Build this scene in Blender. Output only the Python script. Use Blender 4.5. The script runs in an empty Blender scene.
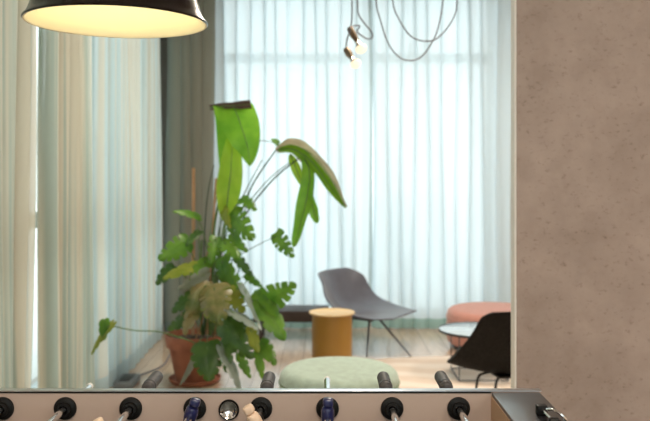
import bpy, bmesh, math, random
from mathutils import Vector, Matrix
random.seed(7)
PI = math.pi
S = bpy.context.scene
COL = S.collection

# ------------------------------------------------------------------ camera
CAMZ, FPX, HX, HY = 1.45, 811.0, 325.0, 174.0
cam_d = bpy.data.cameras.new('camera')
cam = bpy.data.objects.new('camera', cam_d); COL.objects.link(cam)
cam.location = (0, 0, CAMZ); cam.rotation_euler = (PI/2, 0, 0)
cam_d.sensor_width = 36; cam_d.lens = FPX/650*36
cam_d.shift_y = -(210.5-HY)/650
cam_d.clip_start = .02
cam_d.dof.use_dof = True; cam_d.dof.focus_distance = 1.95; cam_d.dof.aperture_fstop = 4.6
S.camera = cam
S.view_settings.view_transform = 'Standard'; S.view_settings.look = 'None'
S.view_settings.gamma = 1; S.view_settings.use_curve_mapping = False
S.view_settings.exposure = 1.2
S.cycles.max_bounces = 12; S.cycles.transparent_max_bounces = 24
S.cycles.sample_clamp_indirect = 6

def P(px, py, d):
    return Vector(((px-HX)*d/FPX, d, CAMZ-(py-HY)*d/FPX))

# ------------------------------------------------------------------ materials
def new_mat(name):
    m = bpy.data.materials.new(name); m.use_nodes = True
    nt = m.node_tree
    return m, nt, nt.nodes['Principled BSDF'], nt.nodes['Material Output']

def mat(name, col, rough=.5, metal=0, spec=.5, var=0, vscale=8, bump=0, bscale=40, coat=0, emit=None, estr=0, sheen=0):
    m, nt, b, out = new_mat(name)
    b.inputs['Base Color'].default_value = (*col, 1)
    b.inputs['Roughness'].default_value = rough
    b.inputs['Metallic'].default_value = metal
    b.inputs['Specular IOR Level'].default_value = spec
    b.inputs['Coat Weight'].default_value = coat
    b.inputs['Coat Roughness'].default_value = .08
    b.inputs['Sheen Weight'].default_value = sheen
    if emit:
        b.inputs['Emission Color'].default_value = (*emit, 1); b.inputs['Emission Strength'].default_value = estr
    tc = nt.nodes.new('ShaderNodeTexCoord')
    if var:
        n = nt.nodes.new('ShaderNodeTexNoise'); n.inputs['Scale'].default_value = vscale; n.inputs['Detail'].default_value = 5
        nt.links.new(tc.outputs['Object'], n.inputs['Vector'])
        r = nt.nodes.new('ShaderNodeValToRGB')
        r.color_ramp.elements[0].position = .3; r.color_ramp.elements[1].position = .7
        r.color_ramp.elements[0].color = (*[c*(1-var) for c in col], 1)
        r.color_ramp.elements[1].color = (*[min(1, c*(1+var)) for c in col], 1)
        nt.links.new(n.outputs['Fac'], r.inputs['Fac']); nt.links.new(r.outputs['Color'], b.inputs['Base Color'])
    if bump:
        n2 = nt.nodes.new('ShaderNodeTexNoise'); n2.inputs['Scale'].default_value = bscale; n2.inputs['Detail'].default_value = 3
        nt.links.new(tc.outputs['Object'], n2.inputs['Vector'])
        bp = nt.nodes.new('ShaderNodeBump'); bp.inputs['Strength'].default_value = bump; bp.inputs['Distance'].default_value = .01
        nt.links.new(n2.outputs['Fac'], bp.inputs['Height']); nt.links.new(bp.outputs['Normal'], b.inputs['Normal'])
    return m

def fabric_mat(name, col, transp, transl, col2=None, stripe=0):
    """woven sheer: part see-through gaps between threads, part light-scattering threads"""
    m, nt, b, out = new_mat(name); nt.nodes.remove(b)
    d = nt.nodes.new('ShaderNodeBsdfDiffuse'); t = nt.nodes.new('ShaderNodeBsdfTranslucent')
    tr = nt.nodes.new('ShaderNodeBsdfTransparent')
    m1 = nt.nodes.new('ShaderNodeMixShader'); m2 = nt.nodes.new('ShaderNodeMixShader')
    for s in (d, t): s.inputs['Color'].default_value = (*col, 1)
    if col2:
        tc = nt.nodes.new('ShaderNodeTexCoord'); mp = nt.nodes.new('ShaderNodeMapping')
        mp.inputs['Scale'].default_value = (stripe, stripe, .15)
        n = nt.nodes.new('ShaderNodeTexNoise'); n.inputs['Scale'].default_value = 1; n.inputs['Detail'].default_value = 2
        r = nt.nodes.new('ShaderNodeValToRGB'); r.color_ramp.elements[0].position = .43; r.color_ramp.elements[1].position = .57
        r.color_ramp.elements[0].color = (*col, 1); r.color_ramp.elements[1].color = (*col2, 1)
        nt.links.new(tc.outputs['Object'], mp.inputs['Vector']); nt.links.new(mp.outputs['Vector'], n.inputs['Vector'])
        nt.links.new(n.outputs['Fac'], r.inputs['Fac'])
        for s in (d, t): nt.links.new(r.outputs['Color'], s.inputs['Color'])
    m1.inputs['Fac'].default_value = transl; nt.links.new(d.outputs[0], m1.inputs[1]); nt.links.new(t.outputs[0], m1.inputs[2])
    m2.inputs['Fac'].default_value = transp; nt.links.new(m1.outputs[0], m2.inputs[1]); nt.links.new(tr.outputs[0], m2.inputs[2])
    nt.links.new(m2.outputs[0], out.inputs['Surface'])
    return m

def leaf_mat(name, col, col2, transl=.45, rough=.32, spec=.6):
    m, nt, b, out = new_mat(name)
    tc = nt.nodes.new('ShaderNodeTexCoord')
    n = nt.nodes.new('ShaderNodeTexNoise'); n.inputs['Scale'].default_value = 9; n.inputs['Detail'].default_value = 3
    nt.links.new(tc.outputs['Object'], n.inputs['Vector'])
    r = nt.nodes.new('ShaderNodeValToRGB'); r.color_ramp.elements[0].position = .35; r.color_ramp.elements[1].position = .65
    r.color_ramp.elements[0].color = (*col, 1); r.color_ramp.elements[1].color = (*col2, 1)
    nt.links.new(n.outputs['Fac'], r.inputs['Fac']); nt.links.new(r.outputs['Color'], b.inputs['Base Color'])
    b.inputs['Roughness'].default_value = rough; b.inputs['Specular IOR Level'].default_value = spec
    t = nt.nodes.new('ShaderNodeBsdfTranslucent')
    g = nt.nodes.new('ShaderNodeMixRGB'); g.blend_type = 'MULTIPLY'; g.inputs[0].default_value = 1
    g.inputs[2].default_value = (1.0, 1.0, .45, 1)
    nt.links.new(r.outputs['Color'], g.inputs[1])
    br = nt.nodes.new('ShaderNodeBrightContrast'); br.inputs['Bright'].default_value = .02
    nt.links.new(g.outputs[0], br.inputs[0]); nt.links.new(br.outputs[0], t.inputs['Color'])
    mx = nt.nodes.new('ShaderNodeMixShader'); mx.inputs['Fac'].default_value = transl
    nt.links.new(b.outputs[0], mx.inputs[1]); nt.links.new(t.outputs[0], mx.inputs[2])
    nt.links.new(mx.outputs[0], out.inputs['Surface'])
    return m

def glass_mat():
    m, nt, b, out = new_mat('window_glass'); nt.nodes.remove(b)
    t = nt.nodes.new('ShaderNodeBsdfTransparent'); t.inputs['Color'].default_value = (.95, .985, .98, 1)
    g = nt.nodes.new('ShaderNodeBsdfGlossy'); g.inputs['Roughness'].default_value = .02
    f = nt.nodes.new('ShaderNodeFresnel'); f.inputs['IOR'].default_value = 1.45
    mx = nt.nodes.new('ShaderNodeMixShader')
    ge = nt.nodes.new('ShaderNodeNewGeometry'); mt_ = nt.nodes.new('ShaderNodeMath'); mt_.operation = 'SUBTRACT'; mt_.use_clamp = True
    nt.links.new(f.outputs[0], mt_.inputs[0]); nt.links.new(ge.outputs['Backfacing'], mt_.inputs[1])
    nt.links.new(mt_.outputs[0], mx.inputs[0]); nt.links.new(t.outputs[0], mx.inputs[1]); nt.links.new(g.outputs[0], mx.inputs[2])
    nt.links.new(mx.outputs[0], out.inputs['Surface'])
    return m

def concrete_mat():
    m, nt, b, out = new_mat('raw_concrete')
    tc = nt.nodes.new('ShaderNodeTexCoord')
    n1 = nt.nodes.new('ShaderNodeTexNoise'); n1.inputs['Scale'].default_value = 2.2; n1.inputs['Detail'].default_value = 8; n1.inputs['Roughness'].default_value = .65
    nt.links.new(tc.outputs['Object'], n1.inputs['Vector'])
    r1 = nt.nodes.new('ShaderNodeValToRGB')
    r1.color_ramp.elements[0].position = .3; r1.color_ramp.elements[0].color = (.32, .258, .226, 1)
    r1.color_ramp.elements[1].position = .7; r1.color_ramp.elements[1].color = (.45, .37, .33, 1)
    nt.links.new(n1.outputs['Fac'], r1.inputs['Fac'])
    # pores
    mpp = nt.nodes.new('ShaderNodeMapping'); mpp.inputs['Scale'].default_value = (1, 1, 1.5); mpp.inputs['Rotation'].default_value = (.2, .12, .3)
    nt.links.new(tc.outputs['Object'], mpp.inputs['Vector'])
    v = nt.nodes.new('ShaderNodeTexNoise'); v.inputs['Scale'].default_value = 42; v.inputs['Detail'].default_value = 3; v.inputs['Roughness'].default_value = .7
    nt.links.new(mpp.outputs[0], v.inputs['Vector'])
    r2 = nt.nodes.new('ShaderNodeValToRGB'); r2.color_ramp.elements[0].position = .27; r2.color_ramp.elements[1].position = .42
    r2.color_ramp.elements[0].color = (.62, .58, .56, 1); r2.color_ramp.elements[1].color = (1, 1, 1, 1)
    nt.links.new(v.outputs['Fac'], r2.inputs['Fac'])
    n3 = nt.nodes.new('ShaderNodeTexNoise'); n3.inputs['Scale'].default_value = 11; n3.inputs['Detail'].default_value = 4
    nt.links.new(tc.outputs['Object'], n3.inputs['Vector'])
    r3 = nt.nodes.new('ShaderNodeValToRGB'); r3.color_ramp.elements[0].position = .36; r3.color_ramp.elements[1].position = .5
    r3.color_ramp.elements[0].color = (.92, .91, .90, 1); r3.color_ramp.elements[1].color = (1, 1, 1, 1)
    nt.links.new(n3.outputs['Fac'], r3.inputs['Fac'])
    mA = nt.nodes.new('ShaderNodeMixRGB'); mA.blend_type = 'MULTIPLY'; mA.inputs[0].default_value = .8
    mB = nt.nodes.new('ShaderNodeMixRGB'); mB.blend_type = 'MULTIPLY'; mB.inputs[0].default_value = .8
    nt.links.new(r1.outputs[0], mA.inputs[1]); nt.links.new(r2.outputs[0], mA.inputs[2])
    nt.links.new(mA.outputs[0], mB.inputs[1]); nt.links.new(r3.outputs[0], mB.inputs[2])
    nt.links.new(mB.outputs[0], b.inputs['Base Color'])
    b.inputs['Roughness'].default_value = .75; b.inputs['Specular IOR Level'].default_value = .3
    bp = nt.nodes.new('ShaderNodeBump'); bp.inputs['Strength'].default_value = .25; bp.inputs['Distance'].default_value = .01
    nt.links.new(n3.outputs['Fac'], bp.inputs['Height']); nt.links.new(bp.outputs[0], b.inputs['Normal'])
    return m

def floor_mat():
    m, nt, b, out = new_mat('oak_floor')
    tc = nt.nodes.new('ShaderNodeTexCoord')
    mp = nt.nodes.new('ShaderNodeMapping'); mp.inputs['Rotation'].default_value = (0, 0, PI/2)
    nt.links.new(tc.outputs['Object'], mp.inputs['Vector'])
    br = nt.nodes.new('ShaderNodeTexBrick')
    br.inputs['Scale'].default_value = 1; br.inputs['Brick Width'].default_value = 1.9; br.inputs['Row Height'].default_value = .17
    br.inputs['Mortar Size'].default_value = .002; br.inputs['Color1'].default_value = (.53, .38, .265, 1)
    br.inputs['Color2'].default_value = (.63, .475, .35, 1); br.inputs['Mortar'].default_value = (.16, .1, .06, 1)
    nt.links.new(mp.outputs[0], br.inputs['Vector'])
    mp2 = nt.nodes.new('ShaderNodeMapping'); mp2.inputs['Scale'].default_value = (9, 1.1, 1)
    nt.links.new(tc.outputs['Object'], mp2.inputs['Vector'])
    n = nt.nodes.new('ShaderNodeTexNoise'); n.inputs['Scale'].default_value = 2.2; n.inputs['Detail'].default_value = 6; n.inputs['Distortion'].default_value = 1.2
    nt.links.new(mp2.outputs[0], n.inputs['Vector'])
    r = nt.nodes.new('ShaderNodeValToRGB'); r.color_ramp.elements[0].position = .3; r.color_ramp.elements[1].position = .7
    r.color_ramp.elements[0].color = (.74, .7, .66, 1); r.color_ramp.elements[1].color = (1.15, 1.1, 1.05, 1)
    nt.links.new(n.outputs['Fac'], r.inputs['Fac'])
    mx = nt.nodes.new('ShaderNodeMixRGB'); mx.blend_type = 'MULTIPLY'; mx.inputs[0].default_value = .8
    nt.links.new(br.outputs['Color'], mx.inputs[1]); nt.links.new(r.outputs[0], mx.inputs[2])
    nt.links.new(mx.outputs[0], b.inputs['Base Color'])
    b.inputs['Roughness'].default_value = .36; b.inputs['Specular IOR Level'].default_value = .6
    b.inputs['Coat Weight'].default_value = 1; b.inputs['Coat Roughness'].default_value = .16; b.inputs['Coat IOR'].default_value = 1.75
    return m

def rug_mat():
    m, nt, b, out = new_mat('sand_rug')
    tc = nt.nodes.new('ShaderNodeTexCoord')
    w = nt.nodes.new('ShaderNodeTexWave'); w.wave_type = 'RINGS'; w.rings_direction = 'Z'
    w.inputs['Scale'].default_value = 1.1; w.inputs['Distortion'].default_value = 9; w.inputs['Detail'].default_value = 3; w.inputs['Detail Scale'].default_value = .7
    nt.links.new(tc.outputs['Object'], w.inputs['Vector'])
    r = nt.nodes.new('ShaderNodeValToRGB'); r.color_ramp.elements[0].position = .2; r.color_ramp.elements[1].position = .8
    r.color_ramp.elements[0].color = (.76, .61, .49, 1); r.color_ramp.elements[1].color = (.88, .76, .66, 1)
    nt.links.new(w.outputs['Fac'], r.inputs['Fac']); nt.links.new(r.outputs[0], b.inputs['Base Color'])
    b.inputs['Roughness'].default_value = .9; b.inputs['Specular IOR Level'].default_value = .2; b.inputs['Sheen Weight'].default_value = .3
    return m

M = dict(
    concrete=concrete_mat(), floor=floor_mat(), rug=rug_mat(), glass=glass_mat(),
    ceiling=mat('ceiling_paint', (.55, .53, .5), .8, var=.06, vscale=2),
    wall=mat('wall_plaster', (.55, .52, .48), .8, var=.05, vscale=3),
    pier=mat('pier_plaster', (.20, .19, .165), .85, var=.1, vscale=3),
    litedge=mat('window_lit_edge', (.82, .80, .76), .5, var=.02),
    frame=mat('window_aluminium', (.52, .60, .61), .45, var=.04),
    sheer=fabric_mat('aqua_sheer', (.775, .845, .875), .09, .62),
    sheer_side=fabric_mat('grey_aqua_sheer', (.54, .66, .68), .17, .58, (.66, .63, .54), 14),  # tan streaks: warm room light on the folds put into the cloth
    beige=fabric_mat('beige_curtain', (.40, .46, .40), .07, .53, (.64, .58, .46), 14),  # stripes: lit and shaded folds put into the beige cloth colour
    shaded_cloth=fabric_mat('pier_shaded_cloth', (.27, .31, .27), .03, .35, (.25, .25, .205), 9),  # dark tone carries the shade of the pier behind the sheer
    hem=fabric_mat('sill_shaded_hem', (.36, .53, .50), .05, .35),  # double-fabric hem; light blocked by the sill also put in as darker teal
    hem_side=fabric_mat('sill_shaded_side_hem', (.42, .51, .52), .05, .4),  # side hem, with the sill's shade also put into its colour
    hem_dark=fabric_mat('pier_shaded_hem', (.22, .27, .25), .02, .3),  # corner hem darkened with the same pier shade
    ground=mat('street_paving', (.82, .83, .82), .9, var=.08, vscale=1),
    aluminium=mat('brushed_aluminium', (.62, .66, .70), .28, 1, var=.04, vscale=30),
    chrome=mat('chrome', (.8, .8, .8), .12, 1, var=.02),
    laminate=mat('pinkish_beech_laminate', (.47, .365, .31), .5, var=.05, vscale=5),
    endwood=mat('orange_beech', (.52, .33, .20), .5, var=.06, vscale=5),
    blackgloss=mat('black_gloss_laminate', (.022, .022, .026), .38, var=.1, coat=.15),
    blackplastic=mat('black_plastic', (.005, .005, .005), .5, spec=.25, var=.15),
    pitch=mat('green_pitch', (.07, .08, .075), .5, var=.06),
    grip=mat('charcoal_grip', (.07, .07, .076), .5, spec=.4, var=.15, vscale=60),
    navy=mat('navy_plastic', (.012, .015, .075), .28, var=.1, coat=.3),
    cream=mat('cream_plastic', (.74, .56, .42), .4, var=.05),
    whiteplastic=mat('white_plastic', (.8, .8, .8), .4, var=.02),
    lampblack=mat('black_enamel', (.004, .002, .002), .2, spec=.3, var=.2, coat=.15),
    lampcream=mat('cream_enamel', (.95, .90, .70), .5, var=.01),
    bulb=mat('warm_bulb', (1, .9, .7), .3, emit=(1, .89, .60), estr=7, var=.01),
    spotbulb=mat('spot_bulb', (1, .95, .85), .2, emit=(1, .84, .6), estr=.32, var=.01),
    silver=mat('silvered_bulb', (.85, .8, .72), .2, 1, var=.03),
    brass=mat('dark_brass', (.17, .12, .075), .4, .7, var=.15, vscale=30),
    cable=mat('grey_cable', (.13, .12, .14), .6, var=.1),
    terracotta=mat('terracotta', (.30, .105, .055), .8, var=.2, vscale=10, bump=.2),
    soil=mat('dark_soil', (.06, .04, .025), .95, var=.4, vscale=40, bump=.6),
    stake=mat('bamboo_cane', (.48, .27, .14), .7, var=.15, vscale=20),
    root=mat('dry_root', (.30, .18, .09), .85, var=.25, vscale=25),
    stem=mat('green_stem', (.10, .19, .05), .5, var=.2, vscale=12),
    stemdark=mat('dark_stem', (.055, .085, .045), .5, var=.2, vscale=12),
    leaf=leaf_mat('monstera_green', (.075, .22, .02), (.16, .34, .035), .45),
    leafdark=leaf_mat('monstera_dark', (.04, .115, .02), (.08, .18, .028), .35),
    leafyellow=leaf_mat('monstera_yellow', (.22, .30, .03), (.34, .38, .06), .45),
    leafolive=leaf_mat('monstera_faded', (.10, .15, .03), (.30, .25, .11), .3),
    leafbright=leaf_mat('paddle_green', (.17, .43, .03), (.25, .53, .045), .62),
    leaflime=leaf_mat('paddle_lime', (.32, .56, .04), (.42, .64, .06), .62),
    leafsheen=leaf_mat('painted_sheen_leaf', (.15, .20, .165), (.24, .29, .26), .10, .24, 1.0),  # grey-green base stands in for window light reflected off glossy leaves
    leafpale=leaf_mat('pale_lilac_leaf', (.42, .38, .40), (.62, .60, .62), .15, .3, .8),  # pale lilac-grey blade colour
    leafdry=mat('dry_leaf_edge', (.10, .06, .05), .7, var=.3, vscale=20),
    mint=mat('mint_fabric', (.42, .53, .445), .95, var=.12, vscale=26, bump=.3, bscale=160, sheen=.3),
    mintdark=mat('dark_mint_fabric', (.22, .28, .18), .95, var=.12, vscale=26),
    pink=mat('pink_fabric', (.52, .245, .20), .95, var=.06, vscale=26, bump=.3, bscale=160, sheen=.3),
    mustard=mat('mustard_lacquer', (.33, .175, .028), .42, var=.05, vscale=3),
    mustardlit=mat('mustard_lit_top', (.66, .47, .22), .35, var=.04, vscale=3),  # paler than the body: light reflected off the top put into its colour
    shell=mat('slate_shell', (.10, .105, .135), .34, var=.1, vscale=14, sheen=.2),
    shellblack=mat('black_shell', (.010, .009, .008), .75, spec=.25, var=.5, vscale=60, bump=.4, bscale=120),
    metalblack=mat('black_steel', (.02, .02, .02), .4, .3, var=.1),
    metalgrey=mat('dark_grey_steel', (.10, .10, .11), .4, .4, var=.1),
    tabletop=mat('window_sheen_top', (.42, .50, .57), .14, var=.02, coat=.6),  # pale blue base carries the window reflection on the glossy top
    brown=mat('dark_brown_wood', (.035, .022, .018), .5, var=.2, vscale=12),
    socket=mat('grey_socket', (.16, .18, .19), .5, var=.1),
)

# ------------------------------------------------------------------ mesh helpers
def add_box(bm, a, b, bev=0, seg=2):
    a, b = Vector(a), Vector(b)
    r = bmesh.ops.create_cube(bm, size=1)
    vs = r['verts']; c = (a+b)/2; d = b-a
    for v in vs: v.co = Vector((c.x+v.co.x*d.x, c.y+v.co.y*d.y, c.z+v.co.z*d.z))
    if bev:
        es = list({e for v in vs for e in v.link_edges})
        bmesh.ops.bevel(bm, geom=es, offset=bev, segments=seg, affect='EDGES', profile=.5)

def smooth_path(pts, n=6):
    pts = [Vector(p) for p in pts]
    if len(pts) < 3: return pts
    out = []
    for i in range(len(pts)-1):
        p0 = pts[max(0, i-1)]; p1 = pts[i]; p2 = pts[i+1]; p3 = pts[min(len(pts)-1, i+2)]
        for k in range(n):
            t = k/n
            out.append(.5*((2*p1)+(p2-p0)*t+(2*p0-5*p1+4*p2-p3)*t*t+(3*p1-p0-3*p2+p3)*t**3))
    out.append(pts[-1]); return out

def add_tube(bm, pts, r, seg=8, smooth=0, r2=None, cap=True):
    pts = smooth_path(pts, smooth) if smooth else [Vector(p) for p in pts]
    n = len(pts); rings = []
    t = (pts[1]-pts[0]).normalized()
    u = t.orthogonal().normalized()
    for i, p in enumerate(pts):
        t2 = (pts[min(n-1, i+1)]-pts[max(0, i-1)]).normalized()
        u = (u-t2*u.dot(t2))
        u = u.normalized() if u.length > 1e-6 else t2.orthogonal().normalized()
        w = t2.cross(u)
        rr = r if r2 is None else r+(r2-r)*i/(n-1)
        rings.append([bm.verts.new(p+rr*(math.cos(a)*u+math.sin(a)*w)) for a in [2*PI*k/seg for k in range(seg)]])
    for i in range(n-1):
        for k in range(seg):
            bm.faces.new((rings[i][k], rings[i][(k+1) % seg], rings[i+1][(k+1) % seg], rings[i+1][k]))
    if cap:
        bm.faces.new(list(reversed(rings[0]))); bm.faces.new(rings[-1])

def add_lathe(bm, prof, mtx=None, seg=48, cap0=True, cap1=True):
    """prof: (radius, height) pairs turned round the z axis of mtx"""
    mtx = mtx or Matrix.Identity(4)
    rings = []
    for r, z in prof:
        rings.append([bm.verts.new(mtx @ Vector((r*math.cos(2*PI*k/seg), r*math.sin(2*PI*k/seg), z))) for k in range(seg)])
    for i in range(len(prof)-1):
        for k in range(seg):
            bm.faces.new((rings[i][k], rings[i][(k+1) % seg], rings[i+1][(k+1) % seg], rings[i+1][k]))
    if cap0: bm.faces.new(list(reversed(rings[0])))
    if cap1: bm.faces.new(rings[-1])

def axis_mtx(p, d):
    d = Vector(d).normalized()
    return Matrix.Translation(Vector(p)) @ d.to_track_quat('Z', 'Y').to_matrix().to_4x4()

def root_of(o):
    while o.parent: o = o.parent
    return o

def obj(name, bm, material, parent=None, world=True, angle=40, recalc=True):
    if recalc: bmesh.ops.recalc_face_normals(bm, faces=bm.faces)
    if parent is not None and world:
        off = -root_of(parent).location
        bmesh.ops.translate(bm, verts=bm.verts, vec=off)
    me = bpy.data.meshes.new(name); bm.to_mesh(me); bm.free()
    for p in me.polygons: p.use_smooth = True
    me.set_sharp_from_angle(angle=math.radians(angle))
    me.materials.append(material)
    o = bpy.data.objects.new(name, me); COL.objects.link(o)
    if parent is not None: o.parent = parent
    return o

def tag(o, label, cat, group=None):
    o['label'] = label; o['category'] = cat
    if group: o['group'] = group
    return o

def thing(name, label, cat, loc, rotz=0, group=None):
    o = bpy.data.objects.new(name, None); COL.objects.link(o)
    o.empty_display_size = .1
    o.location = Vector(loc); o.rotation_euler = (0, 0, rotz)
    return tag(o, label, cat, group)

def struct(o):
    o['kind'] = 'structure'; return o

def bm_box(*boxes, bev=0):
    bm = bmesh.new()
    for a, b in boxes: add_box(bm, a, b, bev)
    return bm

# ------------------------------------------------------------------ setting
XL, XR, YB, YF, ZC = -1.72, 4.6, 7.80, -3.6, 3.35
struct(obj('floor', bm_box(((XL-.2, YF-.2, -.1), (XR+.2, YB+.2, 0))), M['floor']))
struct(obj('ceiling', bm_box(((XL-.2, YF-.2, ZC), (XR+.2, YB+.2, ZC+.1))), M['ceiling']))
g = struct(obj('ground', bm_box(((-40, -30, -.35), (40, 60, -.15))), M['ground']))
struct(obj('added_overhang', bm_box(((-4.6, -2, 3.36), (XL-.2, 9, 3.6))), M['wall']))  # unseen slab added to darken the top of the left curtains
# left wall: solid up to y=1.6, window 1.6..7.15, dark corner pier after it
struct(obj('wall_left', bm_box(((XL-.2, YF, 0), (XL, 1.6, ZC)), ((XL-.2, 1.6, 3.22), (XL, 7.3, ZC)),
                               ((XL-.2, 1.6, 0), (XL, 7.3, .1))), M['wall']))
struct(obj('wall_corner', bm_box(((XL-.2, 7.25, 0), (XL, YB+.2, ZC)), ((XL, YB, 0), (-1.02, YB+.2, ZC))), M['pier']))
struct(obj('wall_back', bm_box(((-1.02, YB, 3.22), (XR, YB+.2, ZC)), ((-1.02, YB, 0), (XR, YB+.2, .1)),
                               ((1.62, YB, .1), (1.84, YB+.2, 3.22)), ((3.9, YB, .1), (XR, YB+.2, 3.22))), M['wall']))
struct(obj('wall_right', bm_box(((XR, YF, 0), (XR+.2, YB, ZC))), M['wall']))
struct(obj('wall_front', bm_box(((XL, YF-.2, 0), (XR, YF, .5)), ((XL, YF-.2, 2.9), (XR, YF, ZC)),
                                ((XL, YF-.2, .5), (-1.3, YF, 2.9)), ((4.2, YF-.2, .5), (XR, YF, 2.9)),
                                ((1.3, YF-.2, .5), (1.6, YF, 2.9))), M['wall']))

def window(name, axis, fixed, a, b, z0, z1, trans, rails=(), handle=None, fw=.05):
    """frame and panes of one window; axis 'x' = opening runs along x at y=fixed"""
    o = struct(bpy.data.objects.new(name, None)); COL.objects.link(o)
    c = (a+b)/2
    o.location = (c, fixed, z0) if axis == 'x' else (fixed, c, z0)
    def bx(bm, u0, u1, w0, w1, d0, d1):
        if axis == 'x': add_box(bm, (u0, fixed+d0, w0), (u1, fixed+d1, w1))
        else: add_box(bm, (fixed-d1, u0, w0), (fixed-d0, u1, w1))
    bm = bmesh.new()
    bx(bm, a, a+fw, z0, z1, .02, .09); bx(bm, b-fw, b, z0, z1, .02, .09)
    bx(bm, a+fw, b-fw, z0, z0+fw, .02, .09); bx(bm, a+fw, b-fw, z1-fw, z1, .02, .09)
    zs = [z0]
    for t in trans:
        bx(bm, a+fw, b-fw, t-.045, t+.045, .02, .09); zs.append(t)
    zs.append(z1)
    for t in rails: bx(bm, a+fw, b-fw, t-.03, t+.03, .02, .09)
    obj('window_frame', bm, M['frame'], o)
    for i in range(len(zs)-1):
        bm = bmesh.new(); bx(bm, a+fw*.8, b-fw*.8, zs[i]+.03, zs[i+1]-.03, .05, .056)
        obj('pane', bm, M['glass'], o)
    if handle:
        bm = bmesh.new(); bx(bm, handle[0]-.012, handle[0]+.012, handle[1]-.05, handle[1]+.05, -.02, .02)
        obj('handle', bm, M['metalblack'], o)
    return o
window('window_1', 'x', YB, -1.02, .41, .1, 3.22, [2.57])
window('window_2', 'x', YB, .41, 1.62, .1, 3.22, [2.57], handle=(.82, 2.645))
window('window_3', 'x', YB, 1.84, 3.9, .1, 3.22, [2.57])
window('window_4', 'y', XL, 1.6, 4.55, .1, 3.22, [1.17])
window('window_5', 'y', XL, 4.55, 7.25, .1, 3.22, [1.17])
window('added_window_6', 'x', YF-.15, -1.3, 1.3, .5, 2.9, [])  # unseen rear windows, added to let in fill daylight
window('added_window_7', 'x', YF-.15, 1.6, 4.2, .5, 2.9, [])

# concrete slab column at right
bm = bmesh.new(); add_box(bm, (.756, 3.2, 0), (2.3, 3.270, ZC), .004)
col = obj('wall_partition', bm, M['concrete']); struct(col)
struct(obj('lit_edge_1', bm_box(((.750, 3.204, 0), (.756, 3.272, ZC))), M['litedge']))  # pale strip: window light on the column's side face put into its colour

# ------------------------------------------------------------------ curtains
def curtain(name, label, p0, p1, folds, amp, mt, hem=None, z0=.015, z1=3.27, seed=1, top=.6, hemh=.09, group=None, spread=0.0, omega=.39):
    rnd = random.Random(seed)
    p0, p1 = Vector((*p0, 0)), Vector((*p1, 0)); L = (p1-p0).length; d = (p1-p0)/L; n = Vector((-d.y, d.x, 0))
    per = 18; N = int(folds*per)
    fam = [rnd.uniform(.82, 1.18) for _ in range(folds+3)]
    fsh = [rnd.uniform(-.16, .16) for _ in range(folds+3)]
    root = thing(name, label, 'curtain', (p0+p1)/2, 0, group)
    def pt(i, z):
        ph = i/per; k = int(ph); f = ph-k; f2 = f*f*(3-2*f)
        A = fam[k]*(1-f2)+fam[k+1]*f2; sh = fsh[k]*(1-f2)+fsh[k+1]*f2
        h = z/z1
        a = amp*A*(1-(1-top)*h)*min(1, .1+i/(per*.7), .1+(N-i)/(per*.7))
        s = L*(i/N) + (L/folds)*(sh*.5 + omega*A*math.cos(2*PI*ph)*(1-.25*h))
        s += .012*math.sin(ph*1.7+z*1.6+seed)
        if spread: s += spread*(1-h)*(1-h)*(i/N)
        return p0 + d*s + n*(a*math.sin(2*PI*ph)+.012*math.sin(ph*.9+z*1.1)) + Vector((0, 0, z))
    def sheet(zs):
        bm = bmesh.new(); prev = None
        for z in zs:
            row = [bm.verts.new(pt(i, z)) for i in range(N+1)]
            if prev:
                for i in range(N): bm.faces.new((prev[i], prev[i+1], row[i+1], row[i]))
            prev = row
        return bm
    zh = z0+hemh if hem else z0
    obj('drape', sheet([zh+(z1-zh)*k/12 for k in range(13)]), mt, root, angle=180, recalc=False)
    if hem: obj('hem', sheet([z0, z0+hemh*.5, zh]), hem, root, angle=180, recalc=False)
    bm = bmesh.new(); add_tube(bm, [p0+Vector((0, 0, z1+.025)), p1+Vector((0, 0, z1+.025))], .012)
    obj('curtain_rail', bm, M['whiteplastic'], root)
    return root
curtain('sheer_curtain', 'pale aqua sheer curtain over the back window behind the tall plant', (-1.10, 7.60), (.365, 7.60), 12, .055, M['sheer'], M['hem'], seed=3)
curtain('sheer_curtain', 'pale aqua sheer curtain over the back window behind the grey lounge chair and pink pouf', (.435, 7.60), (1.70, 7.60), 10, .055, M['sheer'], M['hem'], seed=5)
curtain('sheer_curtain', 'aqua sheer curtain on the back window behind the concrete wall', (1.80, 7.60), (3.9, 7.60), 14, .055, M['sheer'], M['hem'], seed=6)
curtain('pier_shaded_curtain', 'grey-green curtain at the far left corner behind the plant, pier shade put into its cloth', (-1.46, 7.40), (-1.05, 7.50), 4, .045, M['shaded_cloth'], M['hem_dark'], seed=9)
curtain('side_curtain', 'light bluish sheer curtain along the left wall next to the shaded corner curtain', (-1.48, 5.20), (-1.48, 7.28), 12, .06, M['sheer_side'], M['hem_side'], seed=11, hemh=.11, omega=.40)
curtain('beige_curtain', 'beige curtain, fold light and shade coloured in as stripes, along the left wall right of its bright gap', (-1.48, 4.25), (-1.48, 5.13), 6, .06, M['beige'], None, seed=13, omega=.42)
curtain('beige_curtain', 'beige curtain, fold light and shade coloured in as stripes, at the left edge of the photo, left of the bright gap', (-1.48, 1.7), (-1.48, 4.10), 17, .06, M['beige'], None, seed=15, spread=-.10, omega=.42)

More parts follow.
